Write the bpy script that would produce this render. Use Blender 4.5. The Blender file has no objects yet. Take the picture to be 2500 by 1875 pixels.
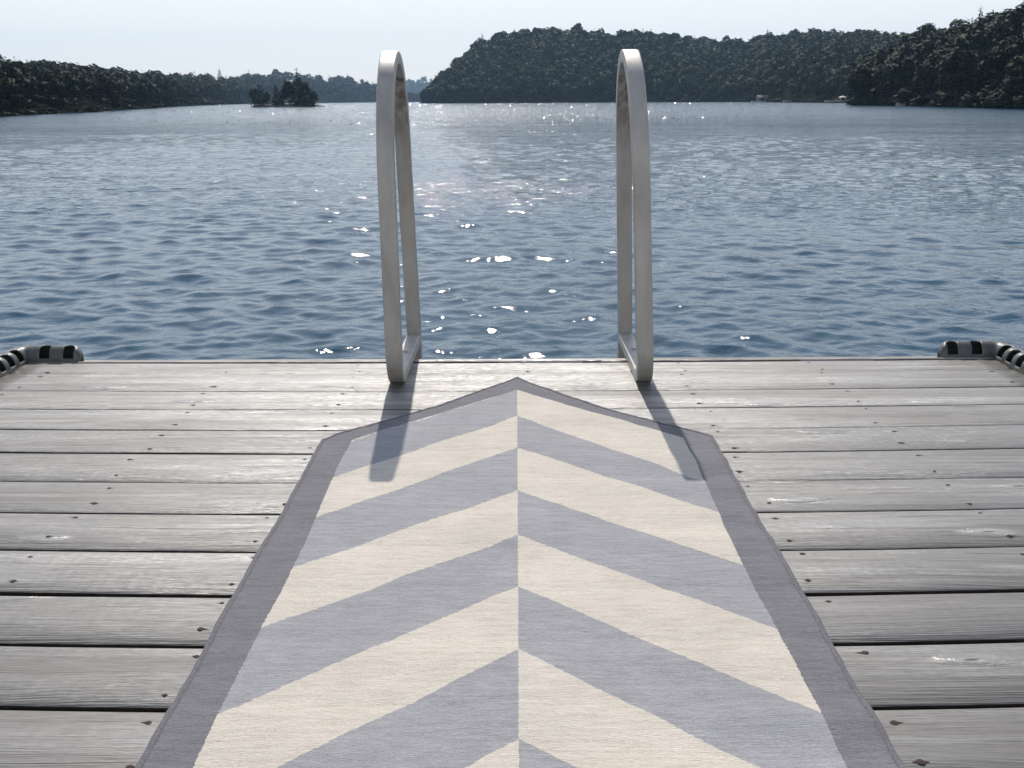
import bpy, bmesh, math, random
import numpy as np
from mathutils import Vector, Matrix

R_ = math.radians
scene = bpy.context.scene
COL = scene.collection
random.seed(7)
rng = np.random.default_rng(7)

# ------------------------------------------------------------------ camera
CAM_H = 0.67                       # eye height above the deck
WATER_Z = -0.62                    # lake level below the deck boards
cam_d = bpy.data.cameras.new('camera')
cam_d.sensor_width = 36.0
cam_d.lens = 34.99
cam_d.clip_start = 0.05
cam_d.clip_end = 20000
cam = bpy.data.objects.new('camera', cam_d)
COL.objects.link(cam)
Fv = Vector((-0.0051636, 0.9617208, -0.27398255))
Rv = Vector((0.99997591, 0.00369532, -0.00587487))
Uv = Vector((0.00463753, 0.27400629, 0.96171672))
cam.matrix_world = Matrix(((Rv.x, Uv.x, -Fv.x, 0), (Rv.y, Uv.y, -Fv.y, 0), (Rv.z, Uv.z, -Fv.z, CAM_H), (0, 0, 0, 1)))
scene.camera = cam

# ------------------------------------------------------------------ sky, sun, exposure
SUN_DIR = Vector((-0.055, 0.79, 0.81)).normalized()      # towards the sun
SUN_EL = math.asin(SUN_DIR.z)
SUN_AZ = math.atan2(SUN_DIR.x, SUN_DIR.y)
world = bpy.data.worlds.new('World')
scene.world = world
world.use_nodes = True
wn = world.node_tree
wn.nodes.clear()
sky = wn.nodes.new('ShaderNodeTexSky')
sky.sky_type = 'NISHITA'
sky.sun_disc = False
sky.sun_elevation = SUN_EL
sky.sun_rotation = SUN_AZ
sky.altitude = 300
sky.air_density = 1.0
sky.dust_density = 0.8
sky.ozone_density = 2.0
bg = wn.nodes.new('ShaderNodeBackground')
bg.inputs['Strength'].default_value = 0.13
wo = wn.nodes.new('ShaderNodeOutputWorld')
# thin summer haze whitens the air towards the horizon all round
wtc = wn.nodes.new('ShaderNodeTexCoord'); wsp = wn.nodes.new('ShaderNodeSeparateXYZ'); wn.links.new(wtc.outputs['Generated'], wsp.inputs[0])
wmr = wn.nodes.new('ShaderNodeMapRange'); wn.links.new(wsp.outputs[2], wmr.inputs[0])
for i_, v_ in enumerate((0.0, 0.60, 0.85, 0.14)): wmr.inputs[i_ + 1].default_value = v_
wmx = wn.nodes.new('ShaderNodeMix'); wmx.data_type = 'RGBA'
wn.links.new(wmr.outputs[0], wmx.inputs[0]); wn.links.new(sky.outputs[0], wmx.inputs[6]); wmx.inputs[7].default_value = (8.4, 8.05, 7.65, 1)
wn.links.new(wmx.outputs[2], bg.inputs['Color'])
wn.links.new(bg.outputs[0], wo.inputs['Surface'])

sun_d = bpy.data.lights.new('sun', 'SUN')
sun_d.energy = 3.9
sun_d.angle = R_(0.53)
sun_d.color = (1.0, 0.93, 0.84)
sun = bpy.data.objects.new('sun', sun_d)
COL.objects.link(sun)
sun.rotation_euler = SUN_DIR.to_track_quat('Z', 'Y').to_euler()
sun.location = (0, 0, 30)

scene.view_settings.view_transform = 'Standard'
scene.view_settings.look = 'None'
scene.view_settings.gamma = 1.0
scene.view_settings.use_curve_mapping = False
scene.view_settings.exposure = 0.10
scene.cycles.max_bounces = 6
scene.cycles.volume_bounces = 0
scene.cycles.transparent_max_bounces = 8

# ------------------------------------------------------------------ helpers
def tag(o, label=None, cat=None, group=None, kind=None):
    if label: o['label'] = label
    if cat: o['category'] = cat
    if group: o['group'] = group
    if kind: o['kind'] = kind
    return o

def link(name, me, mat=None, parent=None):
    o = bpy.data.objects.new(name, me)
    COL.objects.link(o)
    if mat is not None and len(me.materials) == 0:
        me.materials.append(mat)
    if parent is not None:
        o.parent = parent
    return o

def empty(name, loc=(0, 0, 0)):
    o = bpy.data.objects.new(name, None)
    o.empty_display_size = 0.2
    COL.objects.link(o)
    o.location = loc
    return o

def np_mesh(name, verts, faces, smooth=False):
    """verts (n,3); faces (m,k) all of one size"""
    verts = np.asarray(verts, dtype=np.float32)
    faces = np.asarray(faces, dtype=np.int32)
    me = bpy.data.meshes.new(name)
    me.vertices.add(len(verts))
    me.vertices.foreach_set('co', verts.ravel())
    k = faces.shape[1]
    me.loops.add(faces.size)
    me.loops.foreach_set('vertex_index', faces.ravel())
    me.polygons.add(len(faces))
    me.polygons.foreach_set('loop_start', np.arange(0, faces.size, k, dtype=np.int32))
    me.polygons.foreach_set('loop_total', np.full(len(faces), k, dtype=np.int32))
    if smooth:
        me.polygons.foreach_set('use_smooth', np.ones(len(faces), dtype=bool))
    me.update(calc_edges=True)
    me.validate()
    return me

def py_mesh(name, verts, faces, smooth=False):
    me = bpy.data.meshes.new(name)
    me.from_pydata([tuple(v) for v in verts], [], [tuple(f) for f in faces])
    if smooth:
        for p in me.polygons: p.use_smooth = True
    me.update()
    return me

def box_bm(bm, x0, x1, y0, y1, z0, z1, bevel=0.0, seg=2):
    r = bmesh.ops.create_cube(bm, size=1.0)
    vs = r['verts']
    for v in vs:
        v.co.x = x0 + (v.co.x + .5) * (x1 - x0)
        v.co.y = y0 + (v.co.y + .5) * (y1 - y0)
        v.co.z = z0 + (v.co.z + .5) * (z1 - z0)
    if bevel > 0:
        es = list({e for v in vs for e in v.link_edges})
        bmesh.ops.bevel(bm, geom=es, offset=bevel, segments=seg, affect='EDGES', profile=0.5)

def box(name, dims, mat, parent=None, bevel=0.0, seg=2):
    bm = bmesh.new()
    box_bm(bm, *dims, bevel=bevel, seg=seg)
    me = bpy.data.meshes.new(name)
    bm.to_mesh(me); bm.free()
    return link(name, me, mat, parent)

def nmat(name):
    m = bpy.data.materials.new(name)
    m.use_nodes = True
    nt = m.node_tree
    nt.nodes.clear()
    out = nt.nodes.new('ShaderNodeOutputMaterial')
    p = nt.nodes.new('ShaderNodeBsdfPrincipled')
    nt.links.new(p.outputs[0], out.inputs['Surface'])
    return m, nt, p, out

class NT:
    """small wrapper so that node graphs stay readable"""
    def __init__(s, nt): s.nt = nt
    def n(s, typ, **kw):
        nd = s.nt.nodes.new('ShaderNode' + typ)
        for k, v in kw.items(): setattr(nd, k, v)
        return nd
    def put(s, sock, v):
        if v is None: return
        if isinstance(v, (int, float)):
            sock.default_value = v
        elif isinstance(v, (tuple, list)):
            sock.default_value = (*v, 1.0) if (sock.type == 'RGBA' and len(v) == 3) else v
        else:
            s.nt.links.new(v, sock)
    def math(s, op, a, b=None, c=None, clamp=False):
        nd = s.n('Math', operation=op, use_clamp=clamp)
        for i, v in enumerate((a, b, c)): s.put(nd.inputs[i], v)
        return nd.outputs[0]
    def vmath(s, op, a, b=None):
        nd = s.n('VectorMath', operation=op)
        s.put(nd.inputs[0], a); s.put(nd.inputs[1], b)
        return nd.outputs[0]
    def noise(s, vec, scale=1.0, detail=2.0, rough=0.5, dist=0.0):
        nd = s.n('TexNoise')
        s.put(nd.inputs['Vector'], vec)
        nd.inputs['Scale'].default_value = scale
        nd.inputs['Detail'].default_value = detail
        nd.inputs['Roughness'].default_value = rough
        nd.inputs['Distortion'].default_value = dist
        return nd.outputs['Fac']
    def maprange(s, v, a, b, c=0.0, d=1.0, smooth=False):
        nd = s.n('MapRange', interpolation_type='SMOOTHSTEP' if smooth else 'LINEAR')
        s.put(nd.inputs[0], v)
        for i, q in enumerate((a, b, c, d)): nd.inputs[i + 1].default_value = q
        return nd.outputs[0]
    def mix(s, f, a, b, blend='MIX'):
        nd = s.n('Mix', data_type='RGBA', blend_type=blend)
        s.put(nd.inputs[0], f); s.put(nd.inputs[6], a); s.put(nd.inputs[7], b)
        return nd.outputs[2]
    def ramp(s, f, stops):
        nd = s.n('ValToRGB')
        s.put(nd.inputs[0], f)
        cr = nd.color_ramp
        while len(cr.elements) < len(stops): cr.elements.new(0.5)
        for e, (p, c) in zip(cr.elements, stops):
            e.position = p; e.color = (*c, 1.0)
        return nd.outputs[0]
    def bump(s, h, strength, dist, normal=None):
        nd = s.n('Bump')
        s.put(nd.inputs['Height'], h)
        nd.inputs['Strength'].default_value = strength
        nd.inputs['Distance'].default_value = dist
        s.put(nd.inputs['Normal'], normal)
        return nd.outputs[0]
    def link(s, a, b): s.nt.links.new(a, b)

# ------------------------------------------------------------------ materials
def mat_wood(name, tone=1.0, rough=0.5, board=False):
    m, nt, p, out = nmat(name)
    N = NT(nt)
    tc = N.n('TexCoord')
    oi = N.n('ObjectInfo')
    off = N.n('CombineXYZ')
    N.put(off.inputs[0], N.math('MULTIPLY', oi.outputs['Random'], 91.0))
    N.put(off.inputs[1], N.math('MULTIPLY', oi.outputs['Random'], 37.0))
    N.put(off.inputs[2], N.math('MULTIPLY', oi.outputs['Random'], 53.0))
    P = N.vmath('ADD', tc.outputs['Object'], off.outputs[0])
    # slow warp so the grain runs in cathedral curves
    warp = N.noise(N.vmath('MULTIPLY', P, (1.3, 5.0, 5.0)), 1.0, 2.0, 0.5)
    # knots: sparse stretched cells
    kv = N.vmath('MULTIPLY', P, (4.6, 19.0, 0.0))
    vor = N.n('TexVoronoi', feature='F1')
    N.put(vor.inputs['Vector'], kv); vor.inputs['Scale'].default_value = 1.0
    pick = N.n('SeparateColor'); N.put(pick.inputs[0], vor.outputs['Color'])
    some = N.math('GREATER_THAN', pick.outputs[0], 0.74)
    kd = vor.outputs['Distance']
    halo = N.math('MULTIPLY', N.maprange(kd, 0.06, 0.30, 1.0, 0.0, True), some)
    core = N.math('MULTIPLY', N.maprange(kd, 0.03, 0.075, 1.0, 0.0, True), some)
    sp = N.n('SeparateXYZ'); N.put(sp.inputs[0], P)
    yw = N.math('ADD', sp.outputs[1], N.math('MULTIPLY', warp, 0.050))
    yw = N.math('ADD', yw, N.math('MULTIPLY', halo, 0.020))
    cmb = N.n('CombineXYZ')
    N.put(cmb.inputs[0], N.math('MULTIPLY', sp.outputs[0], 1.6)); N.put(cmb.inputs[1], N.math('MULTIPLY', yw, 70.0)); N.put(cmb.inputs[2], sp.outputs[2])
    grain = N.noise(cmb.outputs[0], 1.0, 4.0, 0.6)
    cmb2 = N.n('CombineXYZ')
    N.put(cmb2.inputs[0], N.math('MULTIPLY', sp.outputs[0], 7.0)); N.put(cmb2.inputs[1], N.math('MULTIPLY', yw, 420.0)); N.put(cmb2.inputs[2], sp.outputs[2])
    fine = N.noise(cmb2.outputs[0], 1.0, 3.0, 0.65)
    cmb3 = N.n('CombineXYZ')
    N.put(cmb3.inputs[0], N.math('MULTIPLY', sp.outputs[0], 1.1)); N.put(cmb3.inputs[1], N.math('MULTIPLY', yw, 13.0)); N.put(cmb3.inputs[2], sp.outputs[2])
    broad = N.noise(cmb3.outputs[0], 1.0, 3.0, 0.55)
    patch = N.noise(N.vmath('MULTIPLY', P, (3.2, 11.0, 4.0)), 1.0, 4.0, 0.62)
    f = N.math('ADD', N.math('MULTIPLY', grain, 0.34), N.math('MULTIPLY', fine, 0.14))
    f = N.math('ADD', f, N.math('MULTIPLY', broad, 0.52))
    f = N.math('ADD', f, N.math('MULTIPLY', halo, 0.22))
    f = N.math('MULTIPLY_ADD', N.math('SUBTRACT', f, 0.5), 1.5, 0.5)
    base = N.ramp(f, [(0.34, (0.110 * tone, 0.094 * tone, 0.078 * tone)), (0.465, (0.213 * tone, 0.193 * tone, 0.168 * tone)),
                      (0.535, (0.310 * tone, 0.286 * tone, 0.254 * tone)), (0.63, (0.53 * tone, 0.50 * tone, 0.455 * tone))])
    # blotches: greenish grime and rain-washed silver
    base = N.mix(N.maprange(patch, 0.48, 0.66, 0.0, 0.55, True), base, (0.20 * tone, 0.195 * tone, 0.172 * tone))
    base = N.mix(N.maprange(patch, 0.47, 0.33, 0.0, 0.45, True), base, (0.44 * tone, 0.43 * tone, 0.42 * tone))
    base = N.mix(N.math('MULTIPLY', core, 0.8), base, (0.10 * tone, 0.075 * tone, 0.06 * tone))
    if board:
        # shade of the rolled-off camera-side margin painted dark; ridge highlight painted as pale line
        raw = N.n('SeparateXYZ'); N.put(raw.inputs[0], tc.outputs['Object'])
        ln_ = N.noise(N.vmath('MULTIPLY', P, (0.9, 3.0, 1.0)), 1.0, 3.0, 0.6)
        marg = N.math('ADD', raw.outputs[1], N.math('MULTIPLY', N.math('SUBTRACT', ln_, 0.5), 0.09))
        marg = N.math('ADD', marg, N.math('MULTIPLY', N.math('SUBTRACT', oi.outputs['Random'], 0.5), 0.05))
        near_shade = N.maprange(marg, -0.012, -0.062, 0.0, 1.0, True)
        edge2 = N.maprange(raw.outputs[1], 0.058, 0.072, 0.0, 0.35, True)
        base = N.mix(N.math('MULTIPLY', N.math('ADD', near_shade, edge2), 0.50), base, (0.125 * tone, 0.118 * tone, 0.100 * tone))
        cr_ = N.math('ABSOLUTE', N.math('ADD', marg, -0.004))
        crown_ = N.math('MULTIPLY', N.maprange(cr_, 0.001, 0.008, 1.0, 0.0, True), N.maprange(N.noise(N.vmath('MULTIPLY', P, (5.0, 30.0, 1.0)), 1.0, 2.0, 0.5), 0.42, 0.6, 0.0, 1.0, True))
        base = N.mix(N.math('MULTIPLY', crown_, 0.55), base, (0.62 * tone, 0.60 * tone, 0.57 * tone))
        sm = N.math('MULTIPLY', halo, N.math('SUBTRACT', 1.0, core))
        base = N.mix(N.math('MULTIPLY', sm, 0.30), base, (0.66 * tone, 0.64 * tone, 0.60 * tone))  # lit relief of the raised knots painted in as pale rings
    # board to board difference
    rv = N.maprange(oi.outputs['Random'], 0.0, 1.0, 0.78, 1.16)
    g = N.n('CombineXYZ')
    for i in range(3): N.put(g.inputs[i], rv)
    base = N.mix(1.0, base, g.outputs[0], 'MULTIPLY')
    # fine checks (drying cracks)
    cmb4 = N.n('CombineXYZ')
    N.put(cmb4.inputs[0], N.math('MULTIPLY', sp.outputs[0], 2.6)); N.put(cmb4.inputs[1], N.math('MULTIPLY', yw, 150.0)); N.put(cmb4.inputs[2], sp.outputs[2])
    crk = N.noise(cmb4.outputs[0], 1.0, 1.0, 0.5)
    crack = N.maprange(crk, 0.73, 0.78, 0.0, 1.0, True)
    base = N.mix(N.math('MULTIPLY', crack, 0.75), base, (0.045, 0.038, 0.032))
    N.link(base, p.inputs['Base Color'])
    rr = N.maprange(f, 0.38, 0.62, rough + 0.14, rough - 0.08)
    N.link(rr, p.inputs['Roughness'])
    p.inputs['IOR'].default_value = 1.58 if board else 1.5
    p.inputs['Specular IOR Level'].default_value = 1.0
    hgt = N.math('SUBTRACT', N.math('ADD', N.math('MULTIPLY', grain, 0.7), N.math('MULTIPLY', fine, 0.5)), N.math('MULTIPLY', crack, 0.9))
    hgt = N.math('SUBTRACT', hgt, N.math('MULTIPLY', core, 0.5))
    hgt = N.math('ADD', hgt, N.math('ADD', N.math('MULTIPLY', halo, 1.1), N.math('MULTIPLY', broad, 1.6)))
    b = N.bump(hgt, 1.0, 0.0034)
    N.link(b, p.inputs['Normal'])
    return m

def mat_metal(name):
    m, nt, p, out = nmat(name)
    N = NT(nt)
    tc = N.n('TexCoord')
    P = tc.outputs['Object']
    n1 = N.noise(P, 900.0, 2.0, 0.6)
    n2 = N.noise(N.vmath('MULTIPLY', P, (20.0, 20.0, 5.0)), 1.0, 4.0, 0.6)
    n3 = N.noise(P, 55.0, 3.0, 0.7)
    c = N.ramp(n2, [(0.3, (0.35, 0.330, 0.300)), (0.55, (0.45, 0.430, 0.395)), (0.75, (0.51, 0.490, 0.455))])
    c = N.mix(N.maprange(n3, 0.68, 0.76, 0.0, 0.5, True), c, (0.25, 0.22, 0.19))
    # shade inside the top bend, painted on as a streaky dark brown
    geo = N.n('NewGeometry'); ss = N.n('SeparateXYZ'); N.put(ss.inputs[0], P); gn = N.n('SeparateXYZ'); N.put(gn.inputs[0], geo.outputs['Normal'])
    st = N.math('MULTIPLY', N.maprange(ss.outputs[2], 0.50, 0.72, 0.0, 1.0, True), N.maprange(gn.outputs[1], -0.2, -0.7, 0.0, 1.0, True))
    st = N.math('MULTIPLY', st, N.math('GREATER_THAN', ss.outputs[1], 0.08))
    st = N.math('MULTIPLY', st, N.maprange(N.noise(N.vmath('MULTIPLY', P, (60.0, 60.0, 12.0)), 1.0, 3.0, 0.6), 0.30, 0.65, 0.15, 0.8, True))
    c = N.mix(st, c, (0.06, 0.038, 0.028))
    N.link(c, p.inputs['Base Color'])
    p.inputs['Metallic'].default_value = 0.30
    N.link(N.maprange(n1, 0.3, 0.7, 0.36, 0.52), p.inputs['Roughness'])
    N.link(N.bump(n1, 0.25, 0.0006), p.inputs['Normal'])
    return m

def mat_simple(name, col, rough=0.5, metallic=0.0, noise_scale=20.0, var=0.25, bump=0.0, spec=0.5):
    m, nt, p, out = nmat(name)
    N = NT(nt)
    tc = N.n('TexCoord')
    n1 = N.noise(tc.outputs['Object'], noise_scale, 4.0, 0.6)
    lo = tuple(c * (1 - var) for c in col); hi = tuple(min(1, c * (1 + var)) for c in col)
    N.link(N.ramp(n1, [(0.3, lo), (0.7, hi)]), p.inputs['Base Color'])
    p.inputs['Roughness'].default_value = rough
    p.inputs['Metallic'].default_value = metallic
    p.inputs['Specular IOR Level'].default_value = spec
    if bump > 0:
        N.link(N.bump(n1, 0.5, bump), p.inputs['Normal'])
    return m

def mat_rug():
    m, nt, p, out = nmat('rug_weave')
    N = NT(nt)
    tc = N.n('TexCoord')
    P = tc.outputs['Object']
    ph = N.n('Attribute', attribute_name='band'); bd = N.n('Attribute', attribute_name='inside')
    sp = N.n('SeparateXYZ'); N.put(sp.inputs[0], P)
    # the stair steps of a flat weave: jitter the pattern edge thread by thread
    row = N.math('SNAP', sp.outputs[1], 0.0035)
    rv = N.n('CombineXYZ'); N.put(rv.inputs[1], N.math('MULTIPLY', row, 400.0)); N.put(rv.inputs[0], N.math('MULTIPLY', sp.outputs[0], 30.0))
    jit = N.math('SUBTRACT', N.noise(rv.outputs[0], 1.0, 1.0, 0.5), 0.5)
    wob = N.math('SUBTRACT', N.noise(P, 9.0, 2.0, 0.5), 0.5)
    phs = N.math('ADD', ph.outputs['Fac'], N.math('ADD', N.math('MULTIPLY', jit, 0.05), N.math('MULTIPLY', wob, 0.04)))
    par = N.math('MODULO', N.math('FLOOR', phs), 2.0)
    side = N.math('GREATER_THAN', N.math('ADD', sp.outputs[0], N.math('MULTIPLY', jit, 0.004)), 0.0)
    x = N.math('ABSOLUTE', N.math('SUBTRACT', par, side))         # 0 grey, 1 cream
    ins = N.math('GREATER_THAN', N.math('ADD', bd.outputs['Fac'], N.math('MULTIPLY', jit, 0.005)), 0.0)
    # melange of the yarn: short horizontal dashes
    yarn = N.noise(N.vmath('MULTIPLY', P, (110.0, 700.0, 100.0)), 1.0, 3.0, 0.7)
    slub = N.noise(N.vmath('MULTIPLY', P, (22.0, 120.0, 20.0)), 1.0, 4.0, 0.65)
    mott = N.noise(P, 6.0, 4.0, 0.6)
    cross = N.noise(N.vmath('MULTIPLY', P, (500.0, 160.0, 100.0)), 1.0, 2.0, 0.6)
    tex = N.math('ADD', N.math('MULTIPLY', N.math('ADD', N.math('MULTIPLY', yarn, 0.6), N.math('MULTIPLY', cross, 0.4)), 0.62), N.math('MULTIPLY', slub, 0.38))
    cream = N.ramp(tex, [(0.28, (0.44, 0.39, 0.32)), (0.5, (0.64, 0.585, 0.50)), (0.72, (0.75, 0.70, 0.62))])
    grey = N.ramp(tex, [(0.30, (0.225, 0.225, 0.235)), (0.5, (0.345, 0.345, 0.355)), (0.7, (0.46, 0.46, 0.47))])
    border = N.ramp(tex, [(0.30, (0.12, 0.117, 0.127)), (0.5, (0.19, 0.186, 0.200)), (0.7, (0.27, 0.265, 0.282))])
    c = N.mix(x, grey, cream)
    c = N.mix(ins, border, c)
    g = N.n('CombineXYZ'); mv = N.maprange(mott, 0.3, 0.7, 0.92, 1.06)
    for i in range(3): N.put(g.inputs[i], mv)
    c = N.mix(1.0, c, g.outputs[0], 'MULTIPLY')
    N.link(c, p.inputs['Base Color'])
    p.inputs['Roughness'].default_value = 0.92
    p.inputs['Specular IOR Level'].default_value = 0.2
    p.inputs['Sheen Weight'].default_value = 0.08
    p.inputs['Sheen Roughness'].default_value = 0.5
    wv = N.math('SINE', N.math('MULTIPLY', sp.outputs[1], 2 * math.pi / 0.0035))
    wx = N.math('SINE', N.math('MULTIPLY', sp.outputs[0], 2 * math.pi / 0.005))
    h = N.math('ADD', N.math('MULTIPLY', N.math('MULTIPLY', wv, wx), 0.06), N.math('ADD', yarn, N.math('MULTIPLY', slub, 0.8)))
    N.link(N.bump(h, 0.9, 0.0022), p.inputs['Normal'])
    return m

def mat_water():
    m, nt, p, out = nmat('lake_water')
    N = NT(nt)
    geo = N.n('NewGeometry')
    P = geo.outputs['Position']
    p.inputs['Base Color'].default_value = (0.012, 0.056, 0.094, 1)
    p.inputs['Roughness'].default_value = 0.045
    p.inputs['IOR'].default_value = 1.333
    P2 = N.vmath('MULTIPLY', P, (0.75, 1.0, 0.0))
    rip = N.noise(P2, 9.0, 4.0, 0.55, 0.3)
    mid = N.noise(P2, 3.4, 4.0, 0.55, 0.2)
    big = N.noise(P2, 0.55, 3.0, 0.55)
    ln = N.n('VectorMath', operation='LENGTH'); N.put(ln.inputs[0], P)
    far = N.maprange(ln.outputs['Value'], 7.0, 18.0, 0.0, 1.0, True)
    # gust patches: smoother and rougher areas
    gust = N.noise(N.vmath('MULTIPLY', P, (0.05, 0.11, 0.0)), 1.0, 3.0, 0.5)
    gs = N.maprange(gust, 0.35, 0.65, 0.55, 1.4)
    h = N.math('MULTIPLY', N.math('MULTIPLY', rip, 0.012), gs)
    cap = N.noise(P2, 38.0, 2.0, 0.5)
    h = N.math('ADD', h, N.math('MULTIPLY', cap, 0.0014))
    h = N.math('ADD', h, N.math('MULTIPLY', N.math('MULTIPLY', N.math('MULTIPLY', mid, 0.085), gs), far))
    h = N.math('ADD', h, N.math('MULTIPLY', N.math('MULTIPLY', big, 0.12), far))
    N.link(N.maprange(ln.outputs['Value'], 14.0, 110.0, 0.05, 0.15, True), p.inputs['Roughness'])   # waves too small to resolve out there
    lng = N.noise(N.vmath('MULTIPLY', P, (0.16, 0.42, 0.0)), 1.0, 3.0, 0.55)
    h = N.math('ADD', h, N.math('MULTIPLY', N.math('MULTIPLY', lng, 0.7), N.maprange(ln.outputs['Value'], 20.0, 70.0, 0.0, 1.0, True)))
    nd = N.n('Bump'); N.put(nd.inputs['Height'], h); nd.inputs['Strength'].default_value = 1.0; nd.inputs['Distance'].default_value = 1.0
    N.link(nd.outputs[0], p.inputs['Normal'])
    return m

def mat_leaf(name, col, trans=0.25):
    m, nt, p, out = nmat(name)
    N = NT(nt)
    oi = N.n('ObjectInfo'); geo = N.n('NewGeometry')
    n1 = N.noise(geo.outputs['Position'], 0.16, 3.0, 0.6)
    n2 = N.noise(geo.outputs['Position'], 1.7, 2.0, 0.5)
    f = N.math('ADD', N.math('MULTIPLY', n1, 0.55), N.math('ADD', N.math('MULTIPLY', n2, 0.25), N.math('MULTIPLY', oi.outputs['Random'], 0.2)))
    lo = tuple(c * 0.5 for c in col); hi = (col[0] * 1.15, col[1] * 1.4, col[2] * 0.9)
    c = N.ramp(f, [(0.32, lo), (0.52, col), (0.72, hi)])
    N.link(c, p.inputs['Base Color'])
    p.inputs['Roughness'].default_value = 0.7
    p.inputs['Specular IOR Level'].default_value = 0.08
    tr = N.n('BsdfTranslucent'); N.link(c, tr.inputs['Color'])
    mx = N.n('MixShader'); mx.inputs[0].default_value = trans
    N.link(p.outputs[0], mx.inputs[1]); N.link(tr.outputs[0], mx.inputs[2]); N.link(mx.outputs[0], out.inputs['Surface'])
    return m

M = {}
M['plank'] = mat_wood('weathered_plank_wood', 0.52, 0.40, True)
M['fascia'] = mat_wood('damp_fascia_wood', 0.62, 0.55)
M['edge'] = mat_simple('shaded_board_edge', (0.05, 0.037, 0.030), 0.95, 0, 40, 0.4, 0.0, 0.05)  # shade of the open joints painted into the board sides
M['joist'] = mat_wood('shaded_joist_wood', 0.35, 0.7)  # under-deck shade put into this darker wood tone
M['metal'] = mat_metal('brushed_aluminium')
M['bolt'] = mat_simple('zinc_bolt', (0.45, 0.44, 0.43), 0.4, 0.9, 80)
M['nail'] = mat_simple('rusty_nail', (0.035, 0.022, 0.018), 0.8, 0.3, 200, 0.4)
M['vinyl'] = mat_simple('grey_vinyl', (0.085, 0.09, 0.085), 0.38, 0.0, 40, 0.3)
M['vinyl_in'] = mat_simple('black_rubber', (0.02, 0.02, 0.021), 0.6, 0.0, 30, 0.2)
M['rug'] = mat_rug()
M['binding'] = mat_simple('rug_binding_yarn', (0.13, 0.125, 0.14), 0.9, 0, 300, 0.3, 0.001)
M['water'] = mat_water()
M['leaf'] = mat_leaf('broadleaf_foliage', (0.0115, 0.0235, 0.0115), 0.15)
M['leaf2'] = mat_leaf('conifer_foliage', (0.0085, 0.018, 0.0105), 0.08)
M['bark'] = mat_simple('bark', (0.06, 0.05, 0.042), 0.9, 0, 3, 0.4, 0.0, 0.05)
M['floor'] = mat_simple('forest_floor', (0.012, 0.015, 0.010), 0.95, 0, 0.3, 0.4, 0.0, 0.0)
M['rock'] = mat_simple('granite', (0.12, 0.115, 0.105), 0.9, 0, 1.5, 0.3, 0.05, 0.1)
M['dockpaint'] = mat_simple('pale_dock_boards', (0.62, 0.58, 0.50), 0.7, 0, 2, 0.15)
M['whitepaint'] = mat_simple('white_paint', (0.5, 0.5, 0.49), 0.45, 0, 2, 0.06)
M['brownwall'] = mat_simple('stained_boards', (0.16, 0.11, 0.09), 0.8, 0, 2, 0.2)
M['roof'] = mat_simple('grey_shingles', (0.13, 0.125, 0.13), 0.85, 0, 3, 0.2)
M['glass'] = mat_simple('dark_glass', (0.03, 0.04, 0.05), 0.1, 0, 2, 0.1)

# ------------------------------------------------------------------ water
def build_water():
    # one sheet centred on the dock: fine rings near it, coarser ones far out
    r = [0.0, 0.8, 1.6, 2.2]
    rr = 2.6
    while rr < 90:
        r.append(rr); rr *= 1.0042
    while rr < 9000:
        r.append(rr); rr *= 1.05
    r = np.array(r)
    a_f = np.linspace(R_(-38), R_(38), 620)
    a_c = np.linspace(R_(38), R_(322), 74)[1:-1]
    a = np.concatenate([a_f, a_c])
    nr, na = len(r), len(a)
    A, Rr = np.meshgrid(a, r)
    X = np.sin(A) * Rr; Y = np.cos(A) * Rr
    ds = np.maximum(Rr * 0.0042, Rr * 0.0026)
    Z = np.zeros_like(X); DX = np.zeros_like(X); DY = np.zeros_like(X)
    g = np.random.default_rng(11)
    amp_mod = 0.75 + 0.5 * (0.5 + 0.25 * np.sin(X * 0.31 + Y * 0.17 + 1.0) + 0.25 * np.sin(X * 0.13 - Y * 0.37))
    n = 130
    for i in range(n):
        lam = 0.075 * (0.85 / 0.075) ** ((i + g.random()) / n)
        th = R_(-97) + g.normal() * R_(40)             # travelling towards the dock
        k = 2 * math.pi / lam
        slope = 0.0143 * (1.0 if lam < 0.36 else (0.36 / lam) ** 0.9)
        aamp = slope / k * g.uniform(0.6, 1.4) * 1.35
        fade = np.clip((lam / ds - 2.2) / 3.0, 0, 1)
        kx, ky = k * math.cos(th), k * math.sin(th)
        phs = kx * X + ky * Y + g.uniform(0, 6.283)
        w = aamp * fade * amp_mod
        Z += w * np.cos(phs)
        DX -= w * 0.75 * math.cos(th) * np.sin(phs)
        DY -= w * 0.75 * math.sin(th) * np.sin(phs)
    Xd = X + DX; Yd = Y + DY
    V = np.stack([Xd, Yd, WATER_Z + Z], -1).reshape(-1, 3)
    i, j = np.meshgrid(np.arange(nr - 1), np.arange(na), indexing='ij')
    j2 = (j + 1) % na
    F = np.stack([i * na + j, (i + 1) * na + j, (i + 1) * na + j2, i * na + j2], -1).reshape(-1, 4)
    F = F[:, ::-1][(i.ravel() > 0)]
    me = np_mesh('lake', V, F, True)
    o = link('lake', me, M['water'])
    tag(o, kind='structure')
build_water()
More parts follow.
